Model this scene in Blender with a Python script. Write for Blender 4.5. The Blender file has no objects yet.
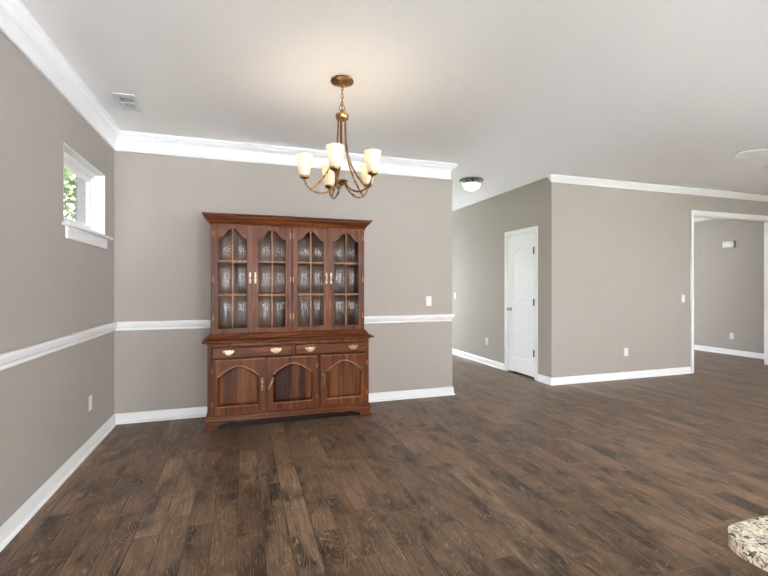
import bpy, bmesh, math, random
from mathutils import Vector, Matrix
random.seed(7)
PI = math.pi
sc = bpy.context.scene
COL = sc.collection

# ------------------------------------------------------------------ layout (metres)
F_PX, YAW, HOR, CAM_H = 430.23, 0.3173, 286.31, 1.2923
XL, YB, XE = -1.145, 4.6256, 2.3778          # left wall, dining wall, end of the dining wall
XH, YR = 3.839, 4.6622                       # hall wall, right wall
XI = 8.80                                    # wall of the room past the doorway
CH = 2.74
REAR, XR, YF = -4.5, 9.3, 9.0                # rear wall, far right wall, far wall

# ------------------------------------------------------------------ mesh builder
class B:
    def __init__(self):
        self.bm = bmesh.new()
    def faces_from(self, vs, fs):
        bv = [self.bm.verts.new(v) for v in vs]
        for f in fs:
            try: self.bm.faces.new([bv[i] for i in f])
            except ValueError: pass
        return bv
    def box(self, x0, x1, y0, y1, z0, z1, bev=0.0, seg=2, mat=None):
        t = bmesh.new()
        bmesh.ops.create_cube(t, size=1)
        for v in t.verts:
            v.co = Vector(((x0+x1)/2+v.co.x*(x1-x0), (y0+y1)/2+v.co.y*(y1-y0), (z0+z1)/2+v.co.z*(z1-z0)))
        if bev > 0:
            bmesh.ops.bevel(t, geom=list(t.edges), offset=bev, segments=seg, profile=0.5, affect='EDGES', clamp_overlap=True)
        if mat is not None:
            for v in t.verts: v.co = mat @ v.co
        self.join(t); return self
    def join(self, t):
        t.verts.index_update()
        m = [self.bm.verts.new(v.co) for v in t.verts]
        for f in t.faces:
            try: self.bm.faces.new([m[v.index] for v in f.verts])
            except ValueError: pass
        t.free()
    def lathe(self, prof, c=(0,0,0), n=32, axis='z', cap=True, mat=None):
        vs, fs = [], []
        k = len(prof)
        for i in range(n):
            a = 2*PI*i/n
            for r, z in prof:
                p = (r*math.cos(a), r*math.sin(a), z) if axis == 'z' else (r*math.cos(a), z, r*math.sin(a))
                p = Vector(p)
                if mat is not None: p = mat @ p
                vs.append(p+Vector(c))
        for i in range(n):
            j = (i+1) % n
            for q in range(k-1):
                fs.append((i*k+q, j*k+q, j*k+q+1, i*k+q+1))
        bv = self.faces_from(vs, fs)
        if cap:
            for q in (0, k-1):
                if prof[q][0] > 1e-6:
                    try: self.bm.faces.new([bv[i*k+q] for i in range(n)])
                    except ValueError: pass
        bmesh.ops.remove_doubles(self.bm, verts=self.bm.verts, dist=1e-6)
        return self
    def tube(self, pts, r, n=10, closed=False):
        pts = [Vector(p) for p in pts]
        rs = r if isinstance(r, (list, tuple)) else [r]*len(pts)
        N = len(pts); vs = []; fs = []
        up = None
        for i, p in enumerate(pts):
            if closed: t = pts[(i+1) % N]-pts[(i-1) % N]
            else: t = pts[min(i+1, N-1)]-pts[max(i-1, 0)]
            t.normalize()
            if up is None:
                up = Vector((0,0,1)) if abs(t.z) < .9 else Vector((1,0,0))
            a = (up - t*up.dot(t)).normalized(); up = a
            b = t.cross(a)
            for q in range(n):
                w = 2*PI*q/n
                vs.append(p+(a*math.cos(w)+b*math.sin(w))*rs[i])
        M = N if closed else N-1
        for i in range(M):
            for q in range(n):
                i2 = (i+1) % N; q2 = (q+1) % n
                fs.append((i*n+q, i*n+q2, i2*n+q2, i2*n+q))
        if not closed:
            fs.append(tuple(range(n-1, -1, -1))); fs.append(tuple((N-1)*n+q for q in range(n)))
        self.faces_from(vs, fs); return self
    def sphere(self, c, r, sx=1, sy=1, sz=1, n=16):
        t = bmesh.new()
        bmesh.ops.create_uvsphere(t, u_segments=n, v_segments=max(6, n//2), radius=r)
        for v in t.verts: v.co = Vector((c[0]+v.co.x*sx, c[1]+v.co.y*sy, c[2]+v.co.z*sz))
        self.join(t); return self
    def sweep(self, prof, path):
        """profile (out, z) closed polygon swept along a plan polyline; out = to the right of travel, mitred"""
        P = [Vector((p[0], p[1])) for p in path]
        N = len(P); k = len(prof); vs = []; fs = []
        def nrm(a, b):
            d = (b-a).normalized(); return Vector((d.y, -d.x))
        for i in range(N):
            if i == 0: m = nrm(P[0], P[1])
            elif i == N-1: m = nrm(P[-2], P[-1])
            else:
                n1, n2 = nrm(P[i-1], P[i]), nrm(P[i], P[i+1])
                m = (n1+n2); m = m/(1+n1.dot(n2))
            for o, z in prof:
                q = P[i]+m*o
                vs.append((q.x, q.y, z))
        for i in range(N-1):
            for q in range(k):
                q2 = (q+1) % k
                fs.append((i*k+q, (i+1)*k+q, (i+1)*k+q2, i*k+q2))
        fs.append(tuple(range(k))); fs.append(tuple((N-1)*k+q for q in range(k-1, -1, -1)))
        self.faces_from(vs, fs); return self
    def plate(self, outer, holes, d0, d1):
        """flat plate in the x-z plane with holes, between depth d0 (front) and d1"""
        for d in (d0, d1):
            t = bmesh.new(); eds = []
            for lp in [outer]+holes:
                vv = [t.verts.new((x, d, z)) for x, z in lp]
                for i in range(len(vv)): eds.append(t.edges.new((vv[i], vv[(i+1) % len(vv)])))
            bmesh.ops.triangle_fill(t, use_beauty=True, use_dissolve=False, edges=eds, normal=(0, -1, 0))
            self.join(t)
        for lp in [outer]+holes:
            n = len(lp)
            vs = [(x, d0, z) for x, z in lp]+[(x, d1, z) for x, z in lp]
            self.faces_from(vs, [(i, (i+1) % n, n+(i+1) % n, n+i) for i in range(n)])
        bmesh.ops.remove_doubles(self.bm, verts=self.bm.verts, dist=1e-6)
        return self
    def loft(self, loops, cap_last=True, cap_first=False):
        """loops: list of [(x,y,z)...] with equal counts"""
        n = len(loops[0]); vs = [p for lp in loops for p in lp]; fs = []
        for a in range(len(loops)-1):
            for i in range(n):
                j = (i+1) % n
                fs.append((a*n+i, a*n+j, (a+1)*n+j, (a+1)*n+i))
        bv = self.faces_from(vs, fs)
        for flag, a in ((cap_first, 0), (cap_last, len(loops)-1)):
            if flag:
                f = self.bm.faces.new([bv[a*n+i] for i in range(n)])
                bmesh.ops.triangulate(self.bm, faces=[f])
        return self
    def extrude_outline(self, pts, z0, z1, bev=0.0, seg=3):
        t = bmesh.new()
        vb = [t.verts.new((x, y, z0)) for x, y in pts]; vt = [t.verts.new((x, y, z1)) for x, y in pts]
        n = len(pts)
        t.faces.new(vb[::-1]); t.faces.new(vt)
        for i in range(n): t.faces.new((vb[i], vb[(i+1) % n], vt[(i+1) % n], vt[i]))
        if bev > 0:
            e = [x for x in t.edges if abs(x.verts[0].co.z-x.verts[1].co.z) < 1e-6]
            bmesh.ops.bevel(t, geom=e, offset=bev, segments=seg, profile=.5, affect='EDGES')
        self.join(t); return self
    def done(self, name, mat, parent=None, loc=(0,0,0), smooth=35):
        bmesh.ops.recalc_face_normals(self.bm, faces=self.bm.faces)
        me = bpy.data.meshes.new(name); self.bm.to_mesh(me); self.bm.free()
        me.materials.append(mat)
        if smooth:
            for p in me.polygons: p.use_smooth = True
            me.set_sharp_from_angle(angle=math.radians(smooth))
        o = bpy.data.objects.new(name, me); COL.objects.link(o)
        o.location = loc
        if parent is not None: o.parent = parent
        return o

def thing(name, label, cat, loc=(0,0,0), rz=0, group=None, kind=None):
    o = bpy.data.objects.new(name, None); COL.objects.link(o)
    o.empty_display_size = .1
    o.location = loc; o.rotation_euler = (0, 0, rz)
    if label: o['label'] = label
    if cat: o['category'] = cat
    if group: o['group'] = group
    if kind: o['kind'] = kind
    return o
def tag(o, label, cat, group=None):
    o['label'] = label; o['category'] = cat
    if group: o['group'] = group
    return o
def struct(o, label, cat):
    o['kind'] = 'structure'; o['label'] = label; o['category'] = cat; return o

# ------------------------------------------------------------------ materials
class N:
    """tiny node-tree helper"""
    def __init__(self, name):
        self.m = bpy.data.materials.new(name); self.m.use_nodes = True
        self.t = self.m.node_tree; self.t.nodes.clear()
        self.out = self.t.nodes.new('ShaderNodeOutputMaterial')
    def n(self, typ, **kw):
        x = self.t.nodes.new(typ)
        for k, v in kw.items(): setattr(x, k, v)
        return x
    def l(self, a, b): self.t.links.new(a, b)
    def put(self, sock, v):
        if isinstance(v, bpy.types.NodeSocket): self.l(v, sock)
        elif v is not None: sock.default_value = v
    def math(self, op, a, b=None, c=None):
        x = self.n('ShaderNodeMath', operation=op)
        self.put(x.inputs[0], a)
        if b is not None: self.put(x.inputs[1], b)
        if c is not None: self.put(x.inputs[2], c)
        return x.outputs[0]
    def comb(self, x, y, z):
        c = self.n('ShaderNodeCombineXYZ')
        for i, v in enumerate((x, y, z)): self.put(c.inputs[i], v)
        return c.outputs[0]
    def noise(self, vec, scale=1, detail=3, rough=.5, dist=0):
        x = self.n('ShaderNodeTexNoise'); self.put(x.inputs['Vector'], vec)
        x.inputs['Scale'].default_value = scale; x.inputs['Detail'].default_value = detail
        x.inputs['Roughness'].default_value = rough; x.inputs['Distortion'].default_value = dist
        return x.outputs['Fac']
    def ramp(self, fac, stops, interp='LINEAR'):
        r = self.n('ShaderNodeValToRGB'); r.color_ramp.interpolation = interp
        e = r.color_ramp.elements
        while len(e) < len(stops): e.new(.5)
        for i, (p, c) in enumerate(stops):
            e[i].position = p
            e[i].color = (c, c, c, 1) if isinstance(c, (int, float)) else (*c, 1)
        self.put(r.inputs[0], fac); return r.outputs[0]
    def mix(self, fac, a, b, blend='MIX'):
        x = self.n('ShaderNodeMix', data_type='RGBA', blend_type=blend)
        self.put(x.inputs[0], fac)
        for s, v in ((x.inputs[6], a), (x.inputs[7], b)):
            if isinstance(v, tuple) and len(v) == 3: v = (*v, 1)
            self.put(s, v)
        return x.outputs[2]
    def coord(self, which='Object'): return self.n('ShaderNodeTexCoord').outputs[which]
    def sep(self, v):
        s = self.n('ShaderNodeSeparateXYZ'); self.l(v, s.inputs[0]); return s.outputs
    def bump(self, h, strength=.2, dist=.01):
        b = self.n('ShaderNodeBump'); b.inputs['Strength'].default_value = strength; b.inputs['Distance'].default_value = dist
        self.l(h, b.inputs['Height']); return b.outputs[0]
    def principled(self, color, rough=.5, metal=0, spec=.5, normal=None, coat=0, emis=None, estr=0):
        p = self.n('ShaderNodeBsdfPrincipled')
        if isinstance(color, tuple) and len(color) == 3: color = (*color, 1)
        self.put(p.inputs['Base Color'], color); self.put(p.inputs['Roughness'], rough)
        p.inputs['Metallic'].default_value = metal; p.inputs['Specular IOR Level'].default_value = spec
        if normal is not None: self.l(normal, p.inputs['Normal'])
        p.inputs['Coat Weight'].default_value = coat; p.inputs['Coat Roughness'].default_value = .15
        if emis: p.inputs['Emission Color'].default_value = (*emis, 1); p.inputs['Emission Strength'].default_value = estr
        self.l(p.outputs[0], self.out.inputs[0]); return p

def paint(name, col, rough=.6, var=.03, bump=.05, scale=90, spec=.3):
    k = N(name); v = k.coord()
    f = k.noise(v, 3.5, 3)
    c = k.mix(f, tuple(x*(1-var) for x in col), tuple(min(1, x*(1+var)) for x in col))
    h = k.noise(v, scale, 2)
    k.principled(c, rough, spec=spec, normal=k.bump(h, bump, .002)); return k.m

def metal(name, col, rough=.35, var=.25):
    k = N(name); v = k.coord()
    f = k.noise(v, 40, 3)
    c = k.mix(f, tuple(x*(1-var) for x in col), tuple(min(1, x*(1+var)) for x in col))
    r = k.ramp(f, [(.3, rough*.8), (.7, rough*1.25)])
    k.principled(c, r, metal=1); return k.m

def wood(name, axis, dark, mid, light, strips=0.0):
    """polished cherry wood, grain along the given local axis"""
    k = N(name); s = k.sep(k.coord())
    st = {'x': (1.2, 26, 26), 'z': (26, 26, 1.2), 'y': (26, 1.2, 26)}[axis]
    vec = k.comb(k.math('MULTIPLY', s[0], st[0]), k.math('MULTIPLY', s[1], st[1]), k.math('MULTIPLY', s[2], st[2]))
    g = k.noise(vec, 1.0, 5, .6, .6)
    st2 = tuple(a*4.5 for a in st)
    vec2 = k.comb(k.math('MULTIPLY', s[0], st2[0]), k.math('MULTIPLY', s[1], st2[1]), k.math('MULTIPLY', s[2], st2[2]*.8))
    fine = k.noise(vec2, 1.0, 3, .6)
    f = k.math('ADD', k.math('MULTIPLY', g, .75), k.math('MULTIPLY', fine, .25))
    if strips:
        row = k.math('FLOOR', k.math('MULTIPLY', s[0], 1/.062))
        w = k.n('ShaderNodeTexWhiteNoise', noise_dimensions='1D'); k.l(row, w.inputs['W'])
        f = k.math('ADD', f, k.math('MULTIPLY', k.math('SUBTRACT', w.outputs['Value'], .5), strips))
    c = k.ramp(f, [(.33, dark), (.5, mid), (.68, light)])
    k.principled(c, .34, spec=.18, normal=k.bump(fine, .05, .001)); return k.m

def floor_mat():
    k = N('dark_plank_floor'); s = k.sep(k.coord())
    W = .127
    rx = k.math('DIVIDE', k.math('ADD', s[0], 40.03), W)
    row = k.math('FLOOR', rx); fx = k.math('FRACT', rx)
    w1 = k.n('ShaderNodeTexWhiteNoise', noise_dimensions='1D'); k.l(row, w1.inputs['W'])
    rn = w1.outputs['Value']
    L = k.math('ADD', .62, k.math('MULTIPLY', rn, .5))
    ry = k.math('ADD', k.math('DIVIDE', k.math('ADD', s[1], 60), L), k.math('MULTIPLY', rn, 31.7))
    brd = k.math('FLOOR', ry); fy = k.math('FRACT', ry)
    w2 = k.n('ShaderNodeTexWhiteNoise', noise_dimensions='2D'); k.l(k.comb(row, brd, 0), w2.inputs['Vector'])
    rb = w2.outputs['Value']
    off = k.math('MULTIPLY', rb, 57.0)
    tint = k.ramp(rb, [(0, (.112, .070, .043)), (.4, (.142, .090, .057)), (.75, (.164, .106, .068)), (.93, (.192, .125, .081)), (1, (.225, .150, .098))])
    # soft dark clouds, several per board
    cl = k.noise(k.comb(k.math('MULTIPLY', s[0], 7), k.math('MULTIPLY', s[1], 3.2), off), 1, 4, .55, .5)
    col = k.mix(1.0, tint, k.ramp(cl, [(.35, .36), (.45, .90), (.62, 1.48)]), 'MULTIPLY')
    # long fine grain
    gr = k.noise(k.comb(k.math('MULTIPLY', s[0], 150), k.math('MULTIPLY', s[1], 7), off), 1, 3, .6, .3)
    col = k.mix(1.0, col, k.ramp(gr, [(.3, .55), (.7, 1.40)]), 'MULTIPLY')
    # pale cathedral figure: contour lines of a stretched noise
    fg = k.noise(k.comb(k.math('MULTIPLY', s[0], 12), k.math('MULTIPLY', s[1], 2.2), off), 1, 2, .5, .45)
    band = k.math('ABSOLUTE', k.math('SUBTRACT', k.math('FRACT', k.math('MULTIPLY', fg, 17)), .5))
    line = k.ramp(band, [(0, 1.0), (.02, .9), (.10, .0)])
    msk = k.ramp(k.noise(k.comb(k.math('MULTIPLY', s[0], 9), k.math('MULTIPLY', s[1], 5), k.math('ADD', off, 9.)), 1, 4, .7), [(.42, 0), (.56, .95)])
    col = k.mix(k.math('MULTIPLY', line, msk), col, (.36, .26, .19))
    # small scraped flecks
    fl = k.noise(k.comb(k.math('MULTIPLY', s[0], 60), k.math('MULTIPLY', s[1], 38), off), 1, 3, .65, 1.2)
    col = k.mix(k.ramp(fl, [(.62, 0), (.72, .55)]), col, (.34, .25, .18))
    # dark joints, with the sheen of the bevels painted pale beside them
    ex = k.math('MULTIPLY', k.math('MINIMUM', fx, k.math('SUBTRACT', 1, fx)), W)
    ey = k.math('MULTIPLY', k.math('MINIMUM', fy, k.math('SUBTRACT', 1, fy)), L)
    e = k.math('MINIMUM', ex, ey)
    col = k.mix(k.ramp(k.math('MULTIPLY', e, 100), [(.08, .9), (.24, 0)]), col, (.018, .012, .008))
    col = k.mix(k.ramp(k.math('MULTIPLY', k.math('MULTIPLY', fx, W), 100), [(.28, 0), (.34, .38), (.50, .30), (.70, 0)]), col, (.34, .25, .17))
    col = k.mix(k.ramp(k.math('MULTIPLY', k.math('MULTIPLY', fy, L), 100), [(.28, 0), (.34, .55), (.60, .45), (.95, 0)]), col, (.38, .28, .20))
    bevl = k.ramp(k.math('MULTIPLY', e, 100), [(.0, 0), (.45, 1)])
    h = k.math('ADD', k.math('MULTIPLY', bevl, 1.0), k.math('ADD', k.math('MULTIPLY', cl, .5), k.math('MULTIPLY', gr, .18)))
    rough = k.ramp(cl, [(.3, .30), (.7, .42)])
    k.principled(col, rough, spec=.22, normal=k.bump(h, .6, .004)); return k.m

def granite_mat():
    k = N('speckled_granite'); v = k.coord()
    a = k.noise(v, 34, 5, .65, .6); b = k.noise(v, 75, 4, .6, 1.0); c = k.noise(v, 22, 3, .6, .8); d = k.noise(v, 150, 2)
    col = k.ramp(a, [(.30, (.46, .37, .27)), (.5, (.68, .60, .47)), (.68, (.80, .75, .65))])
    col = k.mix(k.ramp(c, [(.56, 0), (.66, .7)]), col, (.42, .43, .40))
    col = k.mix(k.ramp(b, [(.555, 0), (.61, .9)]), col, (.20, .12, .075))
    col = k.mix(k.ramp(b, [(.41, .95), (.455, 0)]), col, (.05, .05, .05))
    col = k.mix(k.ramp(d, [(.62, 0), (.72, .5)]), col, (.95, .93, .88))
    k.principled(col, .12, spec=.5); return k.m

def brick_mat():
    k = N('grey_brown_brick'); s = k.sep(k.coord())
    t = k.n('ShaderNodeTexBrick'); k.l(k.comb(k.math('ADD', s[0], s[1]), s[2], 0), t.inputs['Vector'])
    t.inputs['Scale'].default_value = 1; t.inputs['Brick Width'].default_value = .20; t.inputs['Row Height'].default_value = .075
    t.inputs['Mortar Size'].default_value = .006; t.inputs['Color1'].default_value = (.036, .031, .028, 1)
    t.inputs['Color2'].default_value = (.052, .045, .040, 1); t.inputs['Mortar'].default_value = (.10, .097, .094, 1)
    k.principled(t.outputs['Color'], .85, normal=k.bump(t.outputs['Fac'], -.4, .01)); return k.m

def glass_mat(name, tint=(1, 1, 1), boost=1.0, ior=1.5):
    k = N(name)
    lw = k.n('ShaderNodeLayerWeight'); lw.inputs[0].default_value = .5
    f0 = ((ior-1)/(ior+1))**2
    fr = k.math('ADD', f0, k.math('MULTIPLY', 1-f0, k.math('POWER', lw.outputs['Facing'], 5.0)))
    tr = k.n('ShaderNodeBsdfTransparent'); tr.inputs[0].default_value = (*tint, 1)
    gl = k.n('ShaderNodeBsdfGlossy'); gl.inputs['Roughness'].default_value = .015
    gl.inputs['Color'].default_value = (.95, .97, 1, 1)
    mx = k.n('ShaderNodeMixShader'); k.l(k.math('MINIMUM', k.math('MULTIPLY', fr, boost), 1.0), mx.inputs[0])
    k.l(tr.outputs[0], mx.inputs[1]); k.l(gl.outputs[0], mx.inputs[2]); k.l(mx.outputs[0], k.out.inputs[0])
    return k.m

def shade_mat(name, col, emis, estr, trans=.16):
    k = N(name); v = k.coord()
    c = k.mix(k.noise(v, 30, 2), tuple(x*.97 for x in col), col)
    df = k.n('ShaderNodeBsdfDiffuse'); k.l(c, df.inputs[0])
    tl = k.n('ShaderNodeBsdfTranslucent'); k.l(k.mix(1.0, c, (trans, trans*.86, trans*.62), 'MULTIPLY'), tl.inputs[0])
    gl = k.n('ShaderNodeBsdfGlossy'); gl.inputs['Roughness'].default_value = .25
    em = k.n('ShaderNodeEmission'); em.inputs[0].default_value = (*emis, 1); em.inputs[1].default_value = estr
    m1 = k.n('ShaderNodeMixShader'); m1.inputs[0].default_value = .6; k.l(df.outputs[0], m1.inputs[1]); k.l(tl.outputs[0], m1.inputs[2])
    m2 = k.n('ShaderNodeMixShader'); m2.inputs[0].default_value = .05; k.l(m1.outputs[0], m2.inputs[1]); k.l(gl.outputs[0], m2.inputs[2])
    ad = k.n('ShaderNodeAddShader'); k.l(m2.outputs[0], ad.inputs[0]); k.l(em.outputs[0], ad.inputs[1])
    k.l(ad.outputs[0], k.out.inputs[0]); return k.m

def leaf_mat():
    k = N('green_leaves'); v = k.coord()
    c = k.ramp(k.noise(v, 9, 3), [(.32, (.010, .022, .006)), (.5, (.045, .068, .022)), (.66, (.19, .22, .12))])
    df = k.n('ShaderNodeBsdfDiffuse'); tl = k.n('ShaderNodeBsdfTranslucent')
    k.l(c, df.inputs[0]); k.l(c, tl.inputs[0])
    mx = k.n('ShaderNodeMixShader'); mx.inputs[0].default_value = .4
    k.l(df.outputs[0], mx.inputs[1]); k.l(tl.outputs[0], mx.inputs[2]); k.l(mx.outputs[0], k.out.inputs[0]); return k.m

M_WALL = paint('greige_wall_paint', (.385, .348, .314), .7, .02)
M_CEIL = paint('white_ceiling_paint', (.92, .925, .93), .8, .01, .08, 60)
M_TRIM = paint('white_trim_paint', (.80, .80, .797), .35, .01, .02, 40, .5)
M_DOOR = paint('white_door_paint', (.85, .86, .88), .35, .01, .02, 40, .5)
M_PLATE = paint('ivory_plastic', (.74, .71, .67), .4, .01, 0, 40, .5)
M_SLOT = paint('dark_slot', (.05, .05, .05), .6, .01, 0)
M_VENT = paint('white_enamel', (.80, .81, .82), .4, .01, 0, 40, .5)
M_DUCT = paint('dark_duct', (.045, .048, .05), .8, .05, 0)
M_FAN = paint('white_fan_enamel', (.78, .78, .78), .5, .01, 0)
M_FLOOR = floor_mat()
M_GRAN = granite_mat()
M_BRICK = brick_mat()
CH_D, CH_M, CH_L = (.034, .0085, .003), (.122, .035, .0115), (.225, .074, .026)
M_WX = wood('cherry_wood_horizontal', 'x', CH_D, CH_M, CH_L)
M_WZ = wood('cherry_wood_upright', 'z', CH_D, CH_M, CH_L)
M_WL = wood('worn_cherry_edge_highlight', 'z', (.24, .10, .058), (.40, .19, .115), (.54, .29, .19))  # pale tone paints edge highlights into the worn beads and muntins
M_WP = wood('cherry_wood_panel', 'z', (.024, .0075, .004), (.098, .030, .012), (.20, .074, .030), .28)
M_TOE_SHADE = wood('under_skirt_shade', 'x', (.004, .003, .002), (.008, .005, .004), (.014, .009, .006))  # near-black colour stands in for shade beneath the hutch
M_WIN = wood('cabinet_interior_wood', 'z', (.07, .034, .020), (.13, .066, .040), (.19, .10, .062))
M_BRASS = metal('aged_brass', (.36, .22, .11), .38)
M_PBRASS = metal('pale_antique_brass', (.38, .285, .19), .30)
M_BRONZE = metal('golden_bronze', (.34, .19, .075), .28)
M_NICK = metal('brushed_nickel', (.42, .47, .50), .28, .1)
M_STEEL = metal('satin_steel', (.45, .45, .46), .35, .1)
M_HINGE = metal('dull_steel', (.16, .16, .165), .45, .1)
M_GLASS = glass_mat('window_glass', (1, 1, 1), 1.0)
M_BUB = glass_mat('bubble_glass', (.93, .93, .92), .5)
M_SHADE = shade_mat('etched_white_glass', (.90, .86, .78), (1, .84, .58), 0.04)
M_DOME = shade_mat('alabaster_glass', (.9, .9, .88), (1, .97, .93), .12, .22)
M_BULB = None
k = N('lit_bulb'); e = k.n('ShaderNodeEmission'); e.inputs[0].default_value = (1, .85, .6, 1); e.inputs[1].default_value = 1.5
k.l(e.outputs[0], k.out.inputs[0]); M_BULB = k.m
M_LEAF = leaf_mat()
M_BARK = paint('grey_bark', (.12, .09, .065), .9, .3, .5, 20)
M_GRASS = paint('lawn', (.07, .10, .035), .9, .3, .5, 15)
M_BOUNCE = paint('pale_bounce_ground', (.66, .67, .68), .9, .06, .1, 8)
M_CAB = paint('white_cabinet_paint', (.78, .77, .74), .4, .01, .01)

# ------------------------------------------------------------------ room shell
def wall_x(name, label, x0, x1, ya, yb, holes, zt=CH):
    """wall running along Y; holes (y0,y1,z0,z1)"""
    b = B(); y = ya
    for h in sorted(holes):
        b.box(x0, x1, y, h[0], 0, zt)
        if h[2] > 0: b.box(x0, x1, h[0], h[1], 0, h[2])
        if h[3] < zt: b.box(x0, x1, h[0], h[1], h[3], zt)
        y = h[1]
    b.box(x0, x1, y, yb, 0, zt)
    return struct(b.done(name, M_WALL, smooth=0), label, 'wall')
def wall_y(name, label, y0, y1, xa, xb, holes, zt=CH):
    b = B(); x = xa
    for h in sorted(holes):
        b.box(x, h[0], y0, y1, 0, zt)
        if h[2] > 0: b.box(h[0], h[1], y0, y1, 0, h[2])
        if h[3] < zt: b.box(h[0], h[1], y0, y1, h[3], zt)
        x = h[1]
    b.box(x, xb, y0, y1, 0, zt)
    return struct(b.done(name, M_WALL, smooth=0), label, 'wall')

WT = .13
WIN = (3.424, 4.342, 1.715, 2.263)           # opening of the small window in the left wall
DR = (4.992, 5.642, 0, 2.062)                # hall door opening (y0,y1,z0,z1)
OP = (6.385, 8.195, 0, 2.362)                # cased opening in the right wall (x0,x1)
REARW = [(-1.0, 1.0, .08, 2.5), (1.9, 4.0, .08, 2.55)]
SIDEW = [(-4.3, -.8, .08, 2.55)]
LEFTW = [(-4.2, -1.4, .08, 2.45)]
FOYW = [(5.3, 8.7, .08, 2.5)]
FARW = [(2.62, 3.60, .25, 2.10), (5.4, 7.2, .5, 2.3)]

struct(B().box(XL-WT, XR+.14, REAR-.14, YF+.14, -.12, 0).done('floor', M_FLOOR, smooth=0), 'dark brown hand-scraped wood plank floor of the whole room', 'floor')
struct(B().box(XL-WT, XR+.14, REAR-.14, YF+.14, CH, CH+.12).done('ceiling', M_CEIL, smooth=0), 'smooth white ceiling over dining area, hall and living area', 'ceiling')
wall_x('wall_left', 'greige left wall with the small high window', XL-WT, XL, REAR, YF, LEFTW+[WIN]+FOYW)
wall_y('wall_back', 'greige dining wall behind the wooden hutch', YB, YB+.12, XL, XE, [])
wall_x('wall_passage', 'greige left side wall of the hallway behind the dining wall', XE-.12, XE, YB+.12, 5.15, [])
wall_x('wall_hall', 'greige hall wall holding the white panel door', XH, XH+.12, YR, YF, [DR])
wall_y('wall_right', 'greige wall right of the hall corner with the wide cased opening', YR, YR+.13, XH+.12, XR, [OP])
wall_x('wall_far', 'greige wall of the room seen through the cased opening', XI, XI+.12, YR+.13, YF, [])
wall_y('wall_front', 'greige outer wall at the far end of hall and side room', YF, YF+.14, XL-WT, XR+.14, FARW)
wall_y('wall_rear', 'greige rear wall with large windows behind the viewer', REAR-.14, REAR, XL-WT, XR+.14, REARW)
wall_x('wall_side', 'greige outer wall at the far right of the living area', XR, XR+.14, REAR, YF, SIDEW)
wall_y('wall_closet', 'closet back wall behind the hall door', 5.76, 5.84, XH+.12, 4.66, [])
wall_x('wall_closet_side', 'closet side wall behind the hall door', 4.66, 4.74, YR+.13, 5.84, [])

# trim profiles (out, z)
BASE = [(0, .0), (.026, .0), (.026, .006), (.023, .013), (.017, .019), (.013, .021), (.013, .076), (.010, .082), (.009, .088), (.004, .096), (0, .096)]
RAIL = [(0, .876), (.012, .876), (.016, .884), (.012, .893), (.014, .900), (.022, .906), (.026, .915), (.030, .930), (.034, .938), (.034, .950), (.028, .958), (0, .958)]
CROWN_D = [(0, 2.563), (.014, 2.563), (.018, 2.569), (.018, 2.575), (.013, 2.580), (.013, 2.655), (.019, 2.661), (.019, 2.668), (.024, 2.672), (.032, 2.680), (.046, 2.690), (.056, 2.704), (.062, 2.716), (.071, 2.722), (.071, CH), (0, CH)]
CROWN_R = [(0, 2.657), (.010, 2.657), (.014, 2.663), (.014, 2.668), (.026, 2.680), (.042, 2.694), (.052, 2.710), (.058, 2.718), (.066, 2.724), (.066, CH), (0, CH)]
def trim(name, label, prof, path, cat='trim', mat=None):
    return struct(B().sweep(prof, path).done(name, mat or M_TRIM, smooth=50), label, cat)
trim('baseboard_left', 'white baseboard along left and dining walls', BASE, [(XL, REAR), (XL, YB), (XE, YB), (XE, 5.15)], 'baseboard')
trim('trim_1', 'white chair rail along left and dining walls', RAIL, [(XL, REAR), (XL, YB), (XE-.020, YB), (XE-.020, YB+.002)], 'chair rail')
trim('trim_2', 'wide white crown moulding over the dining area', CROWN_D, [(XL, REAR), (XL, YB), (XE-.035, YB), (XE-.035, YB+.002)], 'crown moulding')
trim('baseboard_hall', 'white baseboard on the hall wall beyond the door', BASE, [(XH, YF), (XH, 5.702)], 'baseboard')
trim('baseboard_right', 'white baseboard from hall door round the corner to the opening', BASE, [(XH, 4.932), (XH, YR), (6.322, YR)], 'baseboard')
trim('trim_3', 'narrow white crown moulding on the right wall', CROWN_R, [(XH, YR+.004), (XH, YR), (XR, YR)], 'crown moulding')
trim('baseboard_end', 'white baseboard right of the cased opening', BASE, [(8.260, YR), (XR, YR)], 'baseboard')
trim('baseboard_far', 'white baseboard of the room past the opening', BASE, [(XI, YF), (XI, YR+.13)], 'baseboard')
trim('trim_4', 'white crown moulding of the room past the opening', [(o, z-.045 if z < 2.70 else z) for o, z in CROWN_R], [(XI, YF), (XI, YR+.13)], 'crown moulding')

# casing: door (on hall wall face X = XH, facing -X)
CASP = .018
def casing_loop(b, x0, x1, zt, w, d0, d1):
    """three sided casing, local frame facing -y; x0/x1 inner edges"""
    outer = [(x0-w, 0), (x0, 0), (x0, zt), (x1, zt), (x1, 0), (x1+w, 0), (x1+w, zt+w), (x0-w, zt+w)]
    b.plate(outer, [], d0, d1)
    o2 = [(x0-w, 0), (x0-w+.014, 0), (x0-w+.014, zt+w-.014), (x1+w-.014, zt+w-.014), (x1+w-.014, 0), (x1+w, 0), (x1+w, zt+w), (x0-w, zt+w)]
    b.plate(o2, [], d0-.006, d0)
def place(o, loc, rz):
    o.location = loc; o.rotation_euler = (0, 0, rz); return o
b = B(); dw = DR[1]-DR[0]
casing_loop(b, 0, dw, DR[3], .057, -.014, 0)
for x0, x1 in ((0, .012), (dw-.012, dw)): b.box(x0, x1, 0, .12, 0, DR[3])
b.box(.012, dw-.012, 0, .12, DR[3]-.012, DR[3])
b.box(.012, .022, .062, .085, 0, DR[3]-.012); b.box(dw-.022, dw-.012, .062, .085, 0, DR[3]-.012)
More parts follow.
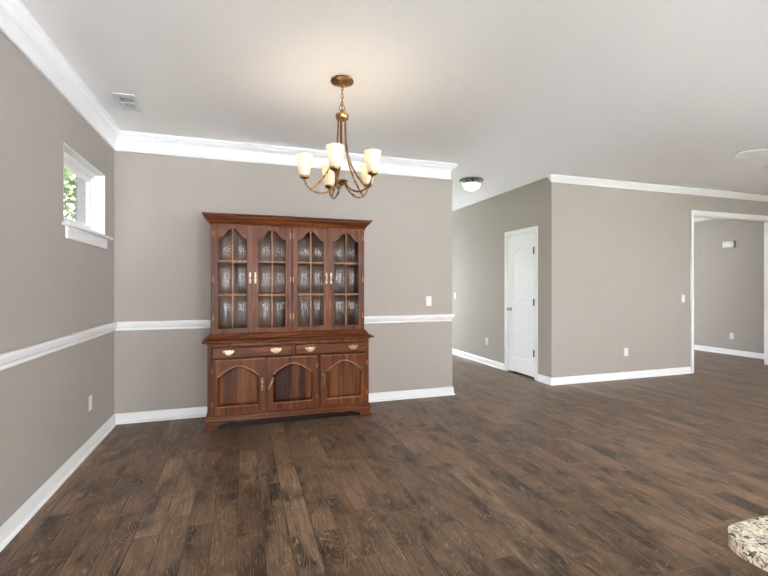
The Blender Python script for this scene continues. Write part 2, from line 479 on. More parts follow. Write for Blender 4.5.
o = b.done('trim_5', M_TRIM, smooth=30); place(o, (XH, DR[1], 0), -PI/2); struct(o, 'white casing round the hall door', 'trim')
# casing of the wide opening
b = B(); ow = OP[1]-OP[0]
casing_loop(b, 0, ow, OP[3], .062, -.016, 0)
for x0, x1 in ((-.001, .014), (ow-.014, ow+.001)): b.box(x0, x1, 0, .13, 0, OP[3])
b.box(.014, ow-.014, 0, .13, OP[3]-.014, OP[3]+.001)
b2 = B()
o = b.done('trim_6', M_TRIM, smooth=30); place(o, (OP[0], YR, 0), 0); struct(o, 'white casing round the wide opening at right', 'trim')
b2.bm.free()

# ------------------------------------------------------------------ arch outlines
def arch_s(u, bias):
    if bias < 0:
        v = min(1, max(0, (u-.11)/.89)); return .40*v*v*(3-2*v)+.60*math.sqrt(max(0, 1-(1-v)**2))
    v = min(1, max(0, (u-.10)/.80)); return v*v*(3-2*v)

def outline(x0, x1, z0, zs, H, n=28, inset=0.0, bias=1.0, m=4):
    """closed loop: bottom left -> bottom right -> right side up -> arch -> left side; constant point count"""
    x0 += inset; x1 -= inset; z0 += inset; zs -= inset*.6; 
    pts = [(x0+(x1-x0)*i/6, z0) for i in range(6)]
    pts += [(x1, z0+(zs-z0)*i/m) for i in range(m)]
    for i in range(n+1):
        t = i/n; u = 1-abs(2*t-1)
        s = arch_s(u, bias)
        pts.append((x1+(x0-x1)*t, zs+H*s))
    pts += [(x0, zs+(z0-zs)*i/m) for i in range(1, m)]
    return pts
def arch_z(x, x0, x1, zs, H, bias=1.0):
    t = (x-x0)/(x1-x0); return zs+H*arch_s(max(0, 1-abs(2*t-1)), bias)
def rect(x0, x1, z0, z1): return [(x0, z0), (x1, z0), (x1, z1), (x0, z1)]

# ------------------------------------------------------------------ hall door
door = thing('door_1', 'white two-panel arch-top door in the hall wall', 'door', (XH-.018, DR[1], 0), -PI/2, kind='structure')
lx0, lx1, lz0, lz1 = .015, dw-.015, .030, DR[3]-.015
up = (lx0+.115, lx1-.115, 1.05, 1.755, .10); lo = (lx0+.115, lx1-.115, .24, .845)
b = B()
o_up = outline(*up, bias=-1); o_lo = outline(lo[0], lo[1], lo[2], lo[3], 0)
b.plate(rect(lx0, lx1, lz0, lz1), [o_up, o_lo], .022, .030)
b.plate(rect(lx0, lx1, lz0, lz1), [], .0301, .060)
leaf = b.done('door_leaf', M_DOOR, door, smooth=30)
for nm, args, bi in (('door_panel', up, -1), ('door_panel', (lo[0], lo[1], lo[2], lo[3], 0), 1)):
    b = B(); L = []
    for ins, d in ((0, .0222), (.010, .0300), (.018, .0300), (.040, .0245), (.046, .0240)):
        L.append([(x, d, z) for x, z in outline(*args, inset=ins, bias=bi)])
    b.loft(L)
    if nm == 'door_panel' and args is up:
        for i in range(1, 4):
            gx = up[0]+.046+(up[1]-up[0]-.092)*i/4
            b.tube([(gx, .0243, up[2]+.06), (gx, .0243, up[3]+.0)], .0022, 6)
    b.done(nm, M_DOOR, leaf, smooth=40)
b = B(); kx = lx0+.055
b.lathe([(.0, -.003), (.030, -.003), (.030, .004), (.012, .008), (.010, .030), (.018, .036), (.027, .046), (.027, .058), (.018, .066), (.0, .068)], (kx, .022, .95), 20, 'y', mat=Matrix.Scale(-1, 4, (0, 1, 0)))
b.done('door_knob', M_STEEL, door)
for hz in (.36, 1.07, 1.79):
    b = B(); b.tube([(dw-.030, .014, hz-.047), (dw-.030, .014, hz+.047)], .010, 10); b.box(dw-.045, dw-.012, .0195, .0222, hz-.045, hz+.045)
    b.done('door_hinge', M_HINGE, door)

# ------------------------------------------------------------------ small window in the left wall (local frame faces the room: x -> +Y, y -> -X)
win = thing('window_1', 'small high white window in the left wall', 'window', (XL, WIN[0], 0), PI/2, kind='structure')
ww = WIN[1]-WIN[0]; z0, z1 = WIN[2], WIN[3]
b = B()  # white reveal lining
b.plate(rect(0, ww, z0, z1), [rect(.008, ww-.008, z0+.004, z1-.008)], .0005, .08)
b.done('window_reveal', M_TRIM, win, smooth=0)
b = B()
b.plate(rect(.0, ww, z0, z1), [rect(.045, ww-.045, z0+.045, z1-.045)], .076, .122)
b.plate(rect(.008, ww-.008, z0+.004, z1-.008), [rect(.022, ww-.022, z0+.02, z1-.022)], .068, .076)
b.done('window_frame', M_TRIM, win, smooth=0)
b = B()
b.plate(rect(.045, ww-.045, z0+.045, z1-.045), [rect(.088, ww-.088, z0+.088, z1-.088)], .092, .118)
sash = b.done('window_sash', M_TRIM, win, smooth=0)
b = B(); b.box(.084, ww-.084, .104, .108, z0+.084, z1-.084); b.done('window_pane', M_GLASS, sash, smooth=0)
b = B(); b.box(-.035, ww+.085, -.045, .0005, z0-.012, z0+.010, .004); b.box(.002, ww-.002, 0, .075, z0-.012, z0+.010)
b.done('window_sill', M_TRIM, win)
b = B()
b.plate([(.025, z0-.012), (ww+.030, z0-.012), (ww+.012, z0-.094), (.035, z0-.094)][::-1], [], -.012, 0)
for q in range(3): b.box(.035, ww+.012, -.018+.002*q, -.012, z0-.032-.022*q, z0-.018-.022*q, .002)
b.done('window_apron', M_TRIM, win)

# large unseen windows placed and sized to let the daylight in
n_win = 2
def big_window(x, y, rz, w, za, zb, mull, label, t=.14):
    global n_win
    r = thing('window_%d' % n_win, label, 'window', (x, y, 0), rz, kind='structure'); n_win += 1
    b = B(); b.plate(rect(0, w, za, zb), [rect(.05, w-.05, za+.05, zb-.05)], .03, .11); fr = b.done('window_frame', M_TRIM, r, smooth=0)
    b = B()
    for i in range(1, mull): b.box(w*i/mull-.025, w*i/mull+.025, .035, .10, za+.05, zb-.05)
    b.box(.05, w-.05, .045, .09, (za+zb)/2-.02, (za+zb)/2+.02)
    b.done('window_mullion', M_TRIM, fr, smooth=0)
    b = B(); b.box(.05, w-.05, .068, .072, za+.05, zb-.05); b.done('window_pane', M_GLASS, fr, smooth=0)
# local frame faces the room (-y local looks into the room)
for i, (a, c, za, zb) in enumerate(REARW): big_window(c, REAR, PI, c-a, za, zb, 2, ['tall white window in the rear wall nearest the left wall', 'tall white window in the middle of the rear wall'][i])
for i, (a, c, za, zb) in enumerate(SIDEW): big_window(XR, c, -PI/2, c-a, za, zb, 3, 'wide white window at the far side of the living area')
big_window(XL, LEFTW[0][0], PI/2, LEFTW[0][1]-LEFTW[0][0], .08, 2.45, 3, 'unseen glazed door added in the left wall to light the hall wall')  # added light source for the hall wall, out of view
big_window(XL, FOYW[0][0], PI/2, FOYW[0][1]-FOYW[0][0], .08, 2.5, 3, 'tall unseen window added behind the dining wall to light the hall')  # invented entry window, gives the hall wall side light
for i, (a, c, za, zb) in enumerate(FARW): big_window(a, YF, 0, c-a, za, zb, 2, ['unseen glazed panel added to light the hallway', 'unseen window added to light the room past the opening'][i])  # both out of view, added to brighten hall and far room

# ------------------------------------------------------------------ outdoors
struct(B().box(XL-WT, 45, -40, 50, -.5, -.40).done('ground', M_BOUNCE, smooth=0), 'unseen ground round the house, made pale to bounce light onto the ceiling', 'ground')  # out of view, pale so daylight bounces up to the ceiling
struct(B().box(-40, XL-WT, -40, 50, -.5, -.40).done('ground_lawn', M_GRASS, smooth=0), 'lawn beside the house outside the small window', 'ground')
struct(B().box(-1.452, XL-WT, 4.62, 5.05, -.4, 2.8).done('wall_outside', M_BRICK, smooth=0), 'grey-brown brick return of the house seen through the window', 'brick wall')
struct(B().box(-1.88, XL-WT, -5.2, 9.4, 2.76, 2.95).done('sky_blocking_eave', M_TRIM, smooth=0), 'unseen white eave added to shade the outside of the small window', 'eave')  # out of view, added to cut the sky above the small window
struct(B().box(-7.5, -3.5, -1.2, 7.8, -.4, 7.2).done('wall_sky_blocker', M_BRICK, smooth=0), 'unseen brick block added to keep sky light off the small window', 'brick wall')  # added sky blocker opposite the small window, out of view
def tree(name, label, x, y, h, R, n, seed):
    rnd = random.Random(seed)
    t = thing(name, label, 'tree', (x, y, -.4))
    b = B(); b.tube([(0, 0, 0), (.05, .02, h*.3), (0, .06, h*.6), (.05, 0, h*.9)], [.12, .10, .07, .03], 10)
    for i in range(9):
        a = rnd.uniform(0, 2*PI); zz = h*rnd.uniform(.25, .7)
        b.tube([(0, 0, zz), (math.cos(a)*R*.4, math.sin(a)*R*.4, zz+.4), (math.cos(a)*R*.8, math.sin(a)*R*.8, zz+.7)], [.045, .03, .01], 6)
    b.done('trunk', M_BARK, t)
    vs, fs = [], []
    for i in range(n):
        a = rnd.uniform(0, 2*PI); q = rnd.random()**.45; ph = math.acos(rnd.uniform(-1, 1))
        c = Vector((math.cos(a)*math.sin(ph)*R*q, math.sin(a)*math.sin(ph)*R*q, h*.62+math.cos(ph)*h*.48*q))
        u = Vector((rnd.uniform(-1, 1), rnd.uniform(-1, 1), rnd.uniform(-1, 1))).normalized()
        w = u.orthogonal().normalized(); s = rnd.uniform(.045, .085); nn = u.cross(w)
        k0 = len(vs)
        vs += [c-u*s, c+w*s*.5+nn*.01, c+u*s, c-w*s*.5+nn*.01]
        fs.append((k0, k0+1, k0+2, k0+3))
    b = B(); b.faces_from(vs, fs)
    me = bpy.data.meshes.new('foliage'); b.bm.to_mesh(me); b.bm.free(); me.materials.append(M_LEAF)
    o = bpy.data.objects.new('foliage', me); COL.objects.link(o); o.parent = t
tree('tree', 'leafy green tree outside, seen through the small window', -3.15, 10.2, 5.8, 1.9, 7500, 3)

# ------------------------------------------------------------------ china hutch
HX, HYB = .4515, 4.595
H = thing('china_hutch', 'tall cherry wood china hutch with four arched glass doors against the dining wall', 'china cabinet', (HX, HYB, 0))
fy = lambda Y: Y-HYB       # world depth -> local
CF = fy(4.162)             # lower case front
UF = fy(4.255)             # upper case front
HW, UW = .753, .7315
# lower case
b = B()
b.plate(rect(-HW, HW, .09, .775), [rect(-.7195, .0045, .630, .744), rect(.0195, .7295, .630, .744), rect(-.7175, -.2555, .136, .627), rect(-.2285, .2345, .136, .627), rect(.2615, .7335, .136, .627)], CF, CF+.022)
b.box(-HW, -HW+.02, CF+.022, 0, .09, .775); b.box(HW-.02, HW, CF+.022, 0, .09, .775)
b.box(-HW+.02, HW-.02, CF+.045, CF+.05, .09, .775); b.box(-HW+.02, HW-.02, -.012, 0, .09, .775); b.box(-HW+.02, HW-.02, CF+.022, -.012, .09, .11)
b.done('lower_case', M_WZ, H, smooth=0)
# base moulding with a scalloped skirt
def ushape(prof, hw, front):
    # 'out' is right of travel: back-left -> front-left -> front-right -> back-right
    return B().sweep(prof, [(-hw, 0), (-hw, front), (hw, front), (hw, 0)])
b = ushape([(-.02, .072), (.016, .072), (.022, .080), (.020, .090), (.012, .096), (.018, .100), (.016, .112), (.004, .120), (-.02, .120)], HW, CF)
o = b.done('base_moulding', M_WX, H)
b = B()
sk = [(-HW-.010, .075)]
for i in range(61):
    x = -HW-.010+(2*HW+.020)*i/60; a = abs(x)
    z = .044
    if a < .64: z = .052+.010*math.cos(PI*min(1, (.64-a)/.09))*-1
    if a < .55: z = .062-.010*(0.5-0.5*math.cos(2*PI*max(0, min(1, (.55-a)/.16))))
    if a < .39: z = .062
    sk.append((x, z))
sk.append((HW+.010, .075))
b.plate(sk, [], CF-.010, CF+.010)
b.box(-HW-.010, -HW+.008, CF+.010, 0, .045, .075); b.box(HW-.008, HW+.010, CF+.010, 0, .045, .075)
b.done('skirt', M_WX, H, smooth=0)
b = B(); b.box(-HW+.03, HW-.03, CF+.028, CF+.044, 0, .088); b.done('shade_board', M_TOE_SHADE, H, smooth=0)  # added dark board in place of the shadow under the skirt
# ogee bracket feet
def foot(sx, front):
    b = B(); prof = [(0, 0), (.028, 0), (.030, .010), (.026, .022), (.012, .034), (.010, .046), (.014, .060), (0, .060)]
    hw = HW
    L = .085
    if front:
        pth = [(hw-L, CF), (hw, CF), (hw, CF+L)] if sx > 0 else [(-hw, CF+L), (-hw, CF), (-hw+L, CF)]
    else:
        pth = [(hw, -L), (hw, -.002)] if sx > 0 else [(-hw, -.002), (-hw, -L)]
    b.sweep(prof, pth)
    # curved bracket wing and inner block
    x1 = hw-L
    if front:
        wing = [(x1+.002, .0), (x1+.004, .02), (x1-.012, .034), (x1-.034, .044), (x1-.05, .060), (x1+.02, .060), (x1+.02, .0)]
        wing = [(sx*x, z) for x, z in wing]
        b.plate(wing, [], CF-.008, CF+.012)
        b.box(min(sx*(hw-.05), sx*hw), max(sx*(hw-.05), sx*hw), CF, CF+.05, 0, .072)
    else:
        b.box(min(sx*(hw-.04), sx*hw), max(sx*(hw-.04), sx*hw), -.04, -.002, 0, .072)
    b.done('foot', M_WX, H, smooth=40)
for s in (-1, 1): foot(s, True)
for s in (-1, 1): foot(s, False)
# waist: moulded slab on the lower case
b = ushape([(-.03, .770), (.010, .770), (.014, .776), (.026, .780), (.042, .784), (.046, .790), (.044, .796), (.030, .802), (.022, .806), (-.03, .806)], HW, CF)
b.box(-HW+.028, HW-.028, CF+.028, 0, .776, .8055)
b.done('waist_top', M_WX, H)
# upper case
b = B()
b.plate(rect(-UW, UW, .806, 1.885), [rect(-.703, -.013, .872, 1.852), rect(.013, .703, .872, 1.852)], UF, UF+.022)
b.box(-UW, -UW+.018, UF+.022, 0, .806, 1.885); b.box(UW-.018, UW, UF+.022, 0, .806, 1.885)
b.box(-UW+.018, UW-.018, UF+.022, -.012, .850, .870); b.box(-UW+.018, UW-.018, UF+.022, -.012, 1.855, 1.875)
b.done('upper_case', M_WZ, H, smooth=0)
b = B(); b.box(-UW+.018, UW-.018, -.012, -.002, .806, 1.885); b.done('back_panel', M_WIN, H, smooth=0)
for z in (1.211, 1.525):
    b = B(); b.box(-UW+.02, UW-.02, UF+.06, -.014, z-.009, z+.009, .003); b.done('shelf', M_WIN, H)
b = ushape([(-.02, .806), (.034, .806), (.036, .812), (.032, .822), (.020, .828), (.022, .836), (.014, .846), (.002, .852), (-.02, .852)], UW, UF)
b.done('plinth_moulding', M_WX, H)
b = ushape([(-.02, 1.862), (.004, 1.862), (.008, 1.868), (.006, 1.876), (.012, 1.882), (.018, 1.896), (.030, 1.912), (.048, 1.926), (.055, 1.932), (.055, 1.942), (.066, 1.946), (.070, 1.951), (.070, 1.961), (-.02, 1.961)], UW, UF)
b.box(-UW, UW, UF, 0, 1.938, 1.9605)
b.done('cornice', M_WX, H)

def vertical_pull(cx, cz, front, parent, tilt=0.0, hgt=.098):
    R = Matrix.Translation((cx, front, cz)) @ Matrix.Rotation(tilt, 4, 'Y') @ Matrix.Translation((-cx, -front, -cz))
    b = B(); h = hgt/2
    prof = [(.004, -h), (.009, -h*.86), (.006, -h*.66), (.011, -h*.42), (.0065, -h*.15), (.0065, h*.15), (.011, h*.42), (.006, h*.66), (.009, h*.86), (.004, h)]
    out = [(cx+x, cz+z) for x, z in prof]+[(cx-x, cz+z) for x, z in prof[::-1]]
    b.plate(out, [], front-.003, front)
    arc = []
    for i in range(11):
        a = PI*i/10
        arc.append((cx, front-.006-.018*math.sin(a), cz+math.cos(a)*h*.58))
    b.tube(arc, [.0045, .004, .004, .0045, .0055, .006, .0055, .0045, .004, .004, .0045], 8)
    for s in (-1, 1): b.sphere((cx, front-.004, cz+s*h*.58), .007, n=10); b.sphere((cx, front-.002, cz+s*h*.86), .004, n=8)
    for v in b.bm.verts: v.co = R @ v.co
    b.done('pull', M_PBRASS, parent)
def bail_pull(cx, cz, front, parent):
    b = B()
    half = [(0, -.026), (.007, -.020), (.018, -.021), (.026, -.010), (.036, -.008), (.047, .002), (.051, .014), (.045, .022), (.036, .016), (.030, .022), (.020, .016), (.012, .026), (.005, .020), (0, .027)]
    out = [(cx+x, cz+z) for x, z in half]+[(cx-x, cz+z) for x, z in half[::-1][1:-1]]
    b.plate(out, [], front-.003, front)
    arc = []
    for i in range(13):
        a = PI*i/12
        arc.append((cx+math.cos(a)*.032, front-.008-.010*math.sin(a), cz+.006-math.sin(a)*.026))
    b.tube(arc, .0042, 8)
    for s in (-1, 1): b.sphere((cx+s*.032, front-.005, cz+.006), .0075, n=10)
    b.done('pull', M_PBRASS, parent)
def bead(b, loop, d, r, closed=True): b.tube([(x, d, z) for x, z in loop], r, 6, closed=closed)

# drawers
DF = CF-.014
for x0, x1, pulls in ((-.7155, .0005, (-.574, -.154)), (.0235, .7255, (.166, .588))):
    b = B()
    L = [[(x0, CF+.03, .634), (x1, CF+.03, .634), (x1, CF+.03, .740), (x0, CF+.03, .740)]]
    for ins, d in ((0, CF-.004), (.004, CF-.009), (.012, DF), (.016, DF)):
        L.append([(x0+ins, d, .634+ins), (x1-ins, d, .634+ins), (x1-ins, d, .740-ins), (x0+ins, d, .740-ins)])
    b.loft(L, cap_first=True)
    o = b.done('drawer', M_WX, H, smooth=20)
    for p in pulls: bail_pull(p, .690, DF, o)
# lower doors
for i, (x0, x1) in enumerate(((-.7135, -.2595), (-.2245, .2305), (.2655, .7295))):
    b = B()
    hx0, hx1 = x0+.044, x1-.048 if i == 0 else x1-.046
    if i == 2: hx0, hx1 = x0+.060, x1-.058
    hole = (hx0, hx1, .200, .476, .090)
    hl = outline(*hole, bias=-1)
    b.plate(rect(x0, x1, .140, .623), [hl], CF-.016, CF+.014)
    d = b.done('lower_door', M_WZ, H, smooth=40)
    b = B(); bead(b, hl[10:-3], CF-.016, .0065, False); b.done('bead', M_WL, d)
    b = B(); b.tube([(x0+.003, CF-.015, .621), (x1-.003, CF-.015, .621)], .0035, 6); b.done('edge_highlight_bead', M_WL, d)  # pale bead draws the light line along the door top
    b = B(); b.tube([(hx0, CF-.015, .198), (hx1, CF-.015, .198)], .004, 6); b.done('bead', M_WL, d)
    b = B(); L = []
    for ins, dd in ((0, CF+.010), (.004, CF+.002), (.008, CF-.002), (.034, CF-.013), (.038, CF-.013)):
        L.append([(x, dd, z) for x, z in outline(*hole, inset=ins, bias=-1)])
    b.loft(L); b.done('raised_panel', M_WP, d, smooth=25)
    px = {0: x1-.020, 1: x0+.024, 2: x0+.028}[i]
    vertical_pull(px, .384, CF-.016, d, {0: 0, 1: .42, 2: 0}[i], .115)
    hxs = {0: x0, 1: x1, 2: x1}[i]
    for z in (.23, .53):
        b = B(); b.tube([(hxs, CF-.018, z-.02), (hxs, CF-.018, z+.02)], .005, 8); b.done('hinge', M_BRASS, d)

# glazed doors
def pane(b, xa, xb, za, ztop, d, bulge):
    nu, nv = 16, 20; g = []
    for i in range(nu+1):
        x = xa+(xb-xa)*i/nu; row = []
        zt = ztop(x)
        for j in range(nv+1):
            z = za+(zt-za)*j/nv
            u, v = 2*i/nu-1, 2*j/nv-1
            y = d-bulge*(1-u**6)*(1-v**6)*.65-bulge*.35*(1-u*u)*(1-v*v)
            row.append(b.bm.verts.new((x, y, z)))
        g.append(row)
    for i in range(nu):
        for j in range(nv):
            b.bm.faces.new((g[i][j], g[i+1][j], g[i+1][j+1], g[i][j+1]))
for i, (x0, x1) in enumerate(((-.7105, -.3645), (-.3585, -.0145), (.0145, .3585), (.3645, .7105))):
    b = B(); gx0, gx1 = x0+.042, x1-.046
    if i % 2: gx0, gx1 = x0+.046, x1-.042
    za, zs, HH = .900, 1.742, .088
    hl = outline(gx0, gx1, za, zs, HH, bias=.95)
    b.plate(rect(x0, x1, .862, 1.862), [hl], UF-.018, UF+.002)
    for (p, q) in (((x0, .862), (x1, .862)), ((x1, .862), (x1, 1.862)), ((x1, 1.862), (x0, 1.862)), ((x0, 1.862), (x0, .862))):
        b.tube([(p[0], UF-.016, p[1]), (q[0], UF-.016, q[1])], .003, 6)
    d = b.done('glass_door', M_WZ, H, smooth=40)
    b = B(); bead(b, hl, UF-.017, .0035); b.done('bead', M_WX, d)
    xm = (gx0+gx1)/2; zm = (za, 1.211, 1.525)
    b = B()
    b.box(xm-.0055, xm+.0055, UF-.017, UF-.003, za, arch_z(xm, gx0, gx1, zs, HH), .002)
    for z in zm[1:]: b.box(gx0, gx1, UF-.018, UF-.003, z-.0065, z+.0065, .002)
    b.done('muntin', M_WL, d)
    for ci, (xa, xb) in enumerate(((gx0, xm-.0055), (xm+.0055, gx1))):
        for r in range(3):
            b = B()
            lo_z = zm[r]+(.0065 if r else 0)
            top = (lambda x, r=r: zm[r+1]-.0065) if r < 2 else (lambda x: arch_z(x, gx0, gx1, zs, HH, .95))
            pane(b, xa, xb, lo_z, top, UF-.004, .026)
            b.done('glass_pane', M_BUB, d, smooth=180)
    px = x1-.020 if i % 2 == 0 else x0+.020
    vertical_pull(px, 1.372, UF-.018, d, 0, .105)
    hx = x0 if i % 2 == 0 else x1
    if i in (1, 2): hx = {1: x1+.001, 2: x0-.001}[i]
    for z in (1.0, 1.36, 1.78):
        b = B(); b.tube([(hx, UF-.020, z-.026), (hx, UF-.020, z+.026)], .0045, 8); b.done('hinge', M_BRASS, d)

# ------------------------------------------------------------------ chandelier
CX, CY = .662, 2.955
C = thing('chandelier', 'five-light bronze chandelier with white glass shades hanging over the dining area', 'chandelier', (CX, CY, CH))
z_ = lambda z: z-CH
b = B(); b.lathe([(0, 0), (.062, 0), (.078, -.006), (.081, -.014), (.078, -.020), (.060, -.026), (.030, -.030), (.012, -.036), (.010, -.046), (0, -.048)], (0, 0, 0), 40)
b.done('canopy', M_BRONZE, C)
b = B(); zt = z_(2.692); k_ = 0
while zt > z_(2.545):
    pts = []
    for i in range(16):
        a = 2*PI*i/16
        p = Vector((math.cos(a)*.0085, 0, math.sin(a)*.017)); p.z += zt-.014
        if k_ % 2: p = Vector((0, p.x, p.z))
        pts.append(p)
    b.tube(pts, .0024, 6, closed=True); zt -= .0275; k_ += 1
b.tube([(.002, .004, z_(2.695)), (.006, .004, z_(2.63)), (-.004, -.004, z_(2.58)), (.004, .0, z_(2.52))], .002, 6)   # cord woven through the links
b.done('chain', M_BRONZE, C)
b = B()
pts = []
for i in range(20):
    a = 2*PI*i/20; pts.append((math.cos(a)*.019, 0, z_(2.540)+math.sin(a)*.026))
b.tube(pts, .0032, 8, closed=True)
b.lathe([(0, z_(2.530)), (.010, z_(2.530)), (.014, z_(2.520)), (.012, z_(2.508)), (.022, z_(2.502)), (.040, z_(2.498)), (.046, z_(2.492)), (.046, z_(2.478)), (.042, z_(2.472)), (.042, z_(2.462)), (.034, z_(2.458)), (0, z_(2.458))], (0, 0, 0), 36)
b.done('hub', M_BRONZE, C)
b = B()
b.lathe([(0, z_(2.040)), (.012, z_(2.040)), (.034, z_(2.036)), (.040, z_(2.030)), (.040, z_(2.024)), (.030, z_(2.018)), (.022, z_(2.010)), (.012, z_(2.000)), (0, z_(1.996))], (0, 0, 0), 30)
b.done('finial_plate', M_BRONZE, C)
def bez(P, n=26):
    """Catmull-Rom through the points"""
    P = [Vector(p) for p in P]; P = [P[0]*2-P[1]]+P+[P[-1]*2-P[-2]]; out = []
    for i in range(1, len(P)-2):
        for s in range(n//(len(P)-3)+1):
            t = s/(n//(len(P)-3)+1); a, b_, c, d = P[i-1:i+3]
            out.append(.5*((2*b_)+(c-a)*t+(2*a-5*b_+4*c-d)*t*t+(3*b_-a-3*c+d)*t**3))
    out.append(P[-2]); return out
CUPZ = 2.040
R_ARM = .262
for deg in (49, 117, 194, 266, 326):
    ang = math.radians(deg)-YAW
    ca, sa = math.cos(ang), math.sin(ang)
    pt = lambda r, z: (r*ca, r*sa, z_(z))
    b = B()
    b.tube(bez([pt(.028, 2.470), pt(.030, 2.36), (pt(.040, 2.26)), pt(.072, 2.15), pt(.128, 2.052), pt(.205, 1.962)], 36), .0062, 10)
    b.tube(bez([pt(.024, 2.018), pt(.062, 1.975), pt(.125, 1.942), pt(.185, 1.944), pt(.240, 1.978), pt(R_ARM, CUPZ-.012)], 36), .0062, 10)
    arm = b.done('arm', M_BRONZE, C)
    c0 = (R_ARM*ca, R_ARM*sa, 0)
    b = B(); b.lathe([(0, z_(CUPZ-.018)), (.010, z_(CUPZ-.018)), (.014, z_(CUPZ-.010)), (.032, z_(CUPZ-.002)), (.036, z_(CUPZ+.006)), (.036, z_(CUPZ+.012)), (0, z_(CUPZ+.012))], c0, 28)
    b.done('cup', M_BRONZE, arm)
    b = B(); b.lathe([(0, z_(CUPZ+.0125)), (.034, z_(CUPZ+.0125)), (.036, z_(CUPZ+.018)), (.044, z_(CUPZ+.060)), (.052, z_(CUPZ+.105)), (.0595, z_(CUPZ+.150)), (.0580, z_(CUPZ+.151)), (.0570, z_(CUPZ+.148))], c0, 40, cap=False)
    b.done('shade', M_SHADE, arm)
    b = B(); b.lathe([(0, z_(CUPZ+.013)), (.012, z_(CUPZ+.013)), (.012, z_(CUPZ+.045)), (.018, z_(CUPZ+.062)), (.022, z_(CUPZ+.078)), (.017, z_(CUPZ+.094)), (0, z_(CUPZ+.100))], c0, 18)
    b.done('bulb', M_BULB, arm)
    li = bpy.data.lights.new('bulb_light', 'POINT'); li.energy = .36; li.color = (1, .80, .56); li.shadow_soft_size = .03
    lo_ = bpy.data.objects.new('bulb_light', li); COL.objects.link(lo_); lo_.parent = C; lo_.location = (c0[0], c0[1], z_(CUPZ+.122))

# ------------------------------------------------------------------ hall flush light
FL = thing('flush_ceiling_light', 'round flush ceiling light with white glass bowl in the hall', 'ceiling light', (2.947, 5.171, CH))
b = B(); b.lathe([(0, 0), (.150, 0), (.158, -.010), (.160, -.020), (.156, -.028), (.146, -.036), (.138, -.050), (.132, -.064), (.124, -.068), (.118, -.060), (0, -.050)], (0, 0, 0), 48)
b.done('metal_ring', M_NICK, FL)
b = B(); b.lathe([(.119, -.062), (.118, -.078), (.108, -.103), (.088, -.125), (.060, -.141), (.028, -.149), (0, -.151)], (0, 0, 0), 40, cap=False)
b.done('glass_bowl', M_DOME, FL)
b = B(); b.lathe([(0, -.147), (.010, -.149), (.010, -.155), (.006, -.159), (.008, -.165), (0, -.171)], (0, 0, 0), 16); b.done('finial', M_NICK, FL)
li = bpy.data.lights.new('hall_light', 'POINT'); li.energy = 4.0; li.color = (1, .95, .88); li.shadow_soft_size = .02
lo_ = bpy.data.objects.new('hall_light', li); COL.objects.link(lo_); lo_.parent = FL; lo_.location = (0, 0, -.090)

# ------------------------------------------------------------------ ceiling vent
V = thing('ceiling_vent', 'white metal air vent with louvres in the ceiling near the left wall', 'vent', (-.855, 3.845, CH), 0)
b = B()
b.plate([(x, y) for x, y in rect(-.075, .075, -.165, .165)], [rect(-.047, .047, -.105, -.004), rect(-.047, .047, .006, .100)], 0, .006)
for v in b.bm.verts: v.co = Vector((v.co.x, v.co.z, -v.co.y))
b.done('frame', M_VENT, V, smooth=0)
b = B(); b.box(-.05, .05, -.106, .101, -.0018, -.0006); b.done('duct_opening', M_DUCT, V, smooth=0)
b = B()
for i in range(4):
    y = -.092+.026*i
    b.box(-.047, .047, y-.0015, y+.0015, -.004, -.002)
for i in range(6):
    x = -.040+.016*i
    b.box(x-.0042, x+.0042, .006, .100, -.0065, -.002)
b.done('louvre', M_VENT, V, smooth=0)

# ------------------------------------------------------------------ wall plates
def outlet(x, y, z, rz, label):
    t = thing('wall_outlet', label, 'outlet', (x, y, z), rz, 'duplex wall outlets')
    b = B(); b.box(-.036, .036, -.006, 0, -.058, .058, .003); p = b.done('cover_plate', M_PLATE, t)
    for s in (-1, 1):
        b = B(); b.lathe([(0, -.0085), (.0165, -.0085), (.0175, -.0058), (0, -.0058)], (0, 0, s*.0205), 20, 'y'); r = b.done('receptacle', M_VENT, t)
        b = B()
        for q in (-.0065, .0065): b.box(q-.0012, q+.0012, -.0092, -.0084, s*.0205-.001, s*.0205+.008)
        b.lathe([(0, -.0092), (.0026, -.0092), (.0026, -.0084), (0, -.0084)], (0, 0, s*.0205-.007), 10, 'y')
        b.done('slot', M_SLOT, r, smooth=0)
    b = B(); b.sphere((0, -.006, 0), .003, sy=.4, n=8); b.done('screw', M_STEEL, t)
def switch(x, y, z, rz, label, w=.036):
    t = thing('light_switch', label, 'light switch', (x, y, z), rz, 'wall switches')
    b = B(); b.box(-w, w, -.006, 0, -.058, .058, .003); b.done('cover_plate', M_PLATE, t)
    b = B(); b.loft([[(-.016, -.0055, -.033), (.016, -.0055, -.033), (.016, -.0055, .033), (-.016, -.0055, .033)], [(-.016, -.0065, -.033), (.016, -.0065, -.033), (.016, -.0105, .033), (-.016, -.0105, .033)]], cap_first=True)
    b.done('rocker', M_VENT, t, smooth=0)
    for s in (-1, 1):
        b = B(); b.sphere((0, -.006, s*.047), .003, sy=.4, n=8); b.done('screw', M_STEEL, t)
switch(2.068, YB, 1.120, 0, 'ivory light switch on the dining wall right of the hutch')
switch(XH, 7.35, 1.108, -PI/2, 'ivory light switch far down the hall wall beyond the door')
switch(6.182, YR, 1.112, 0, 'ivory light switch beside the white casing of the opening')
outlet(XL, 3.949, .371, PI/2, 'wall outlet low on the left wall under the chair rail')
outlet(XH, 6.23, .379, -PI/2, 'wall outlet low on the hall wall beyond the door')
outlet(5.094, YR, .373, 0, 'wall outlet low on the right wall between hall corner and opening')
outlet(XI, 5.685, .351, -PI/2, 'wall outlet low on the wall inside the room past the opening')
T = thing('mounted_door_chime', 'white rectangular door chime box high on the wall past the opening', 'door chime', (XI, 5.722, 2.09), -PI/2)
b = B(); b.box(-.108, .108, -.045, 0, -.060, .060, .012, 3); b.done('cover', M_PLATE, T)
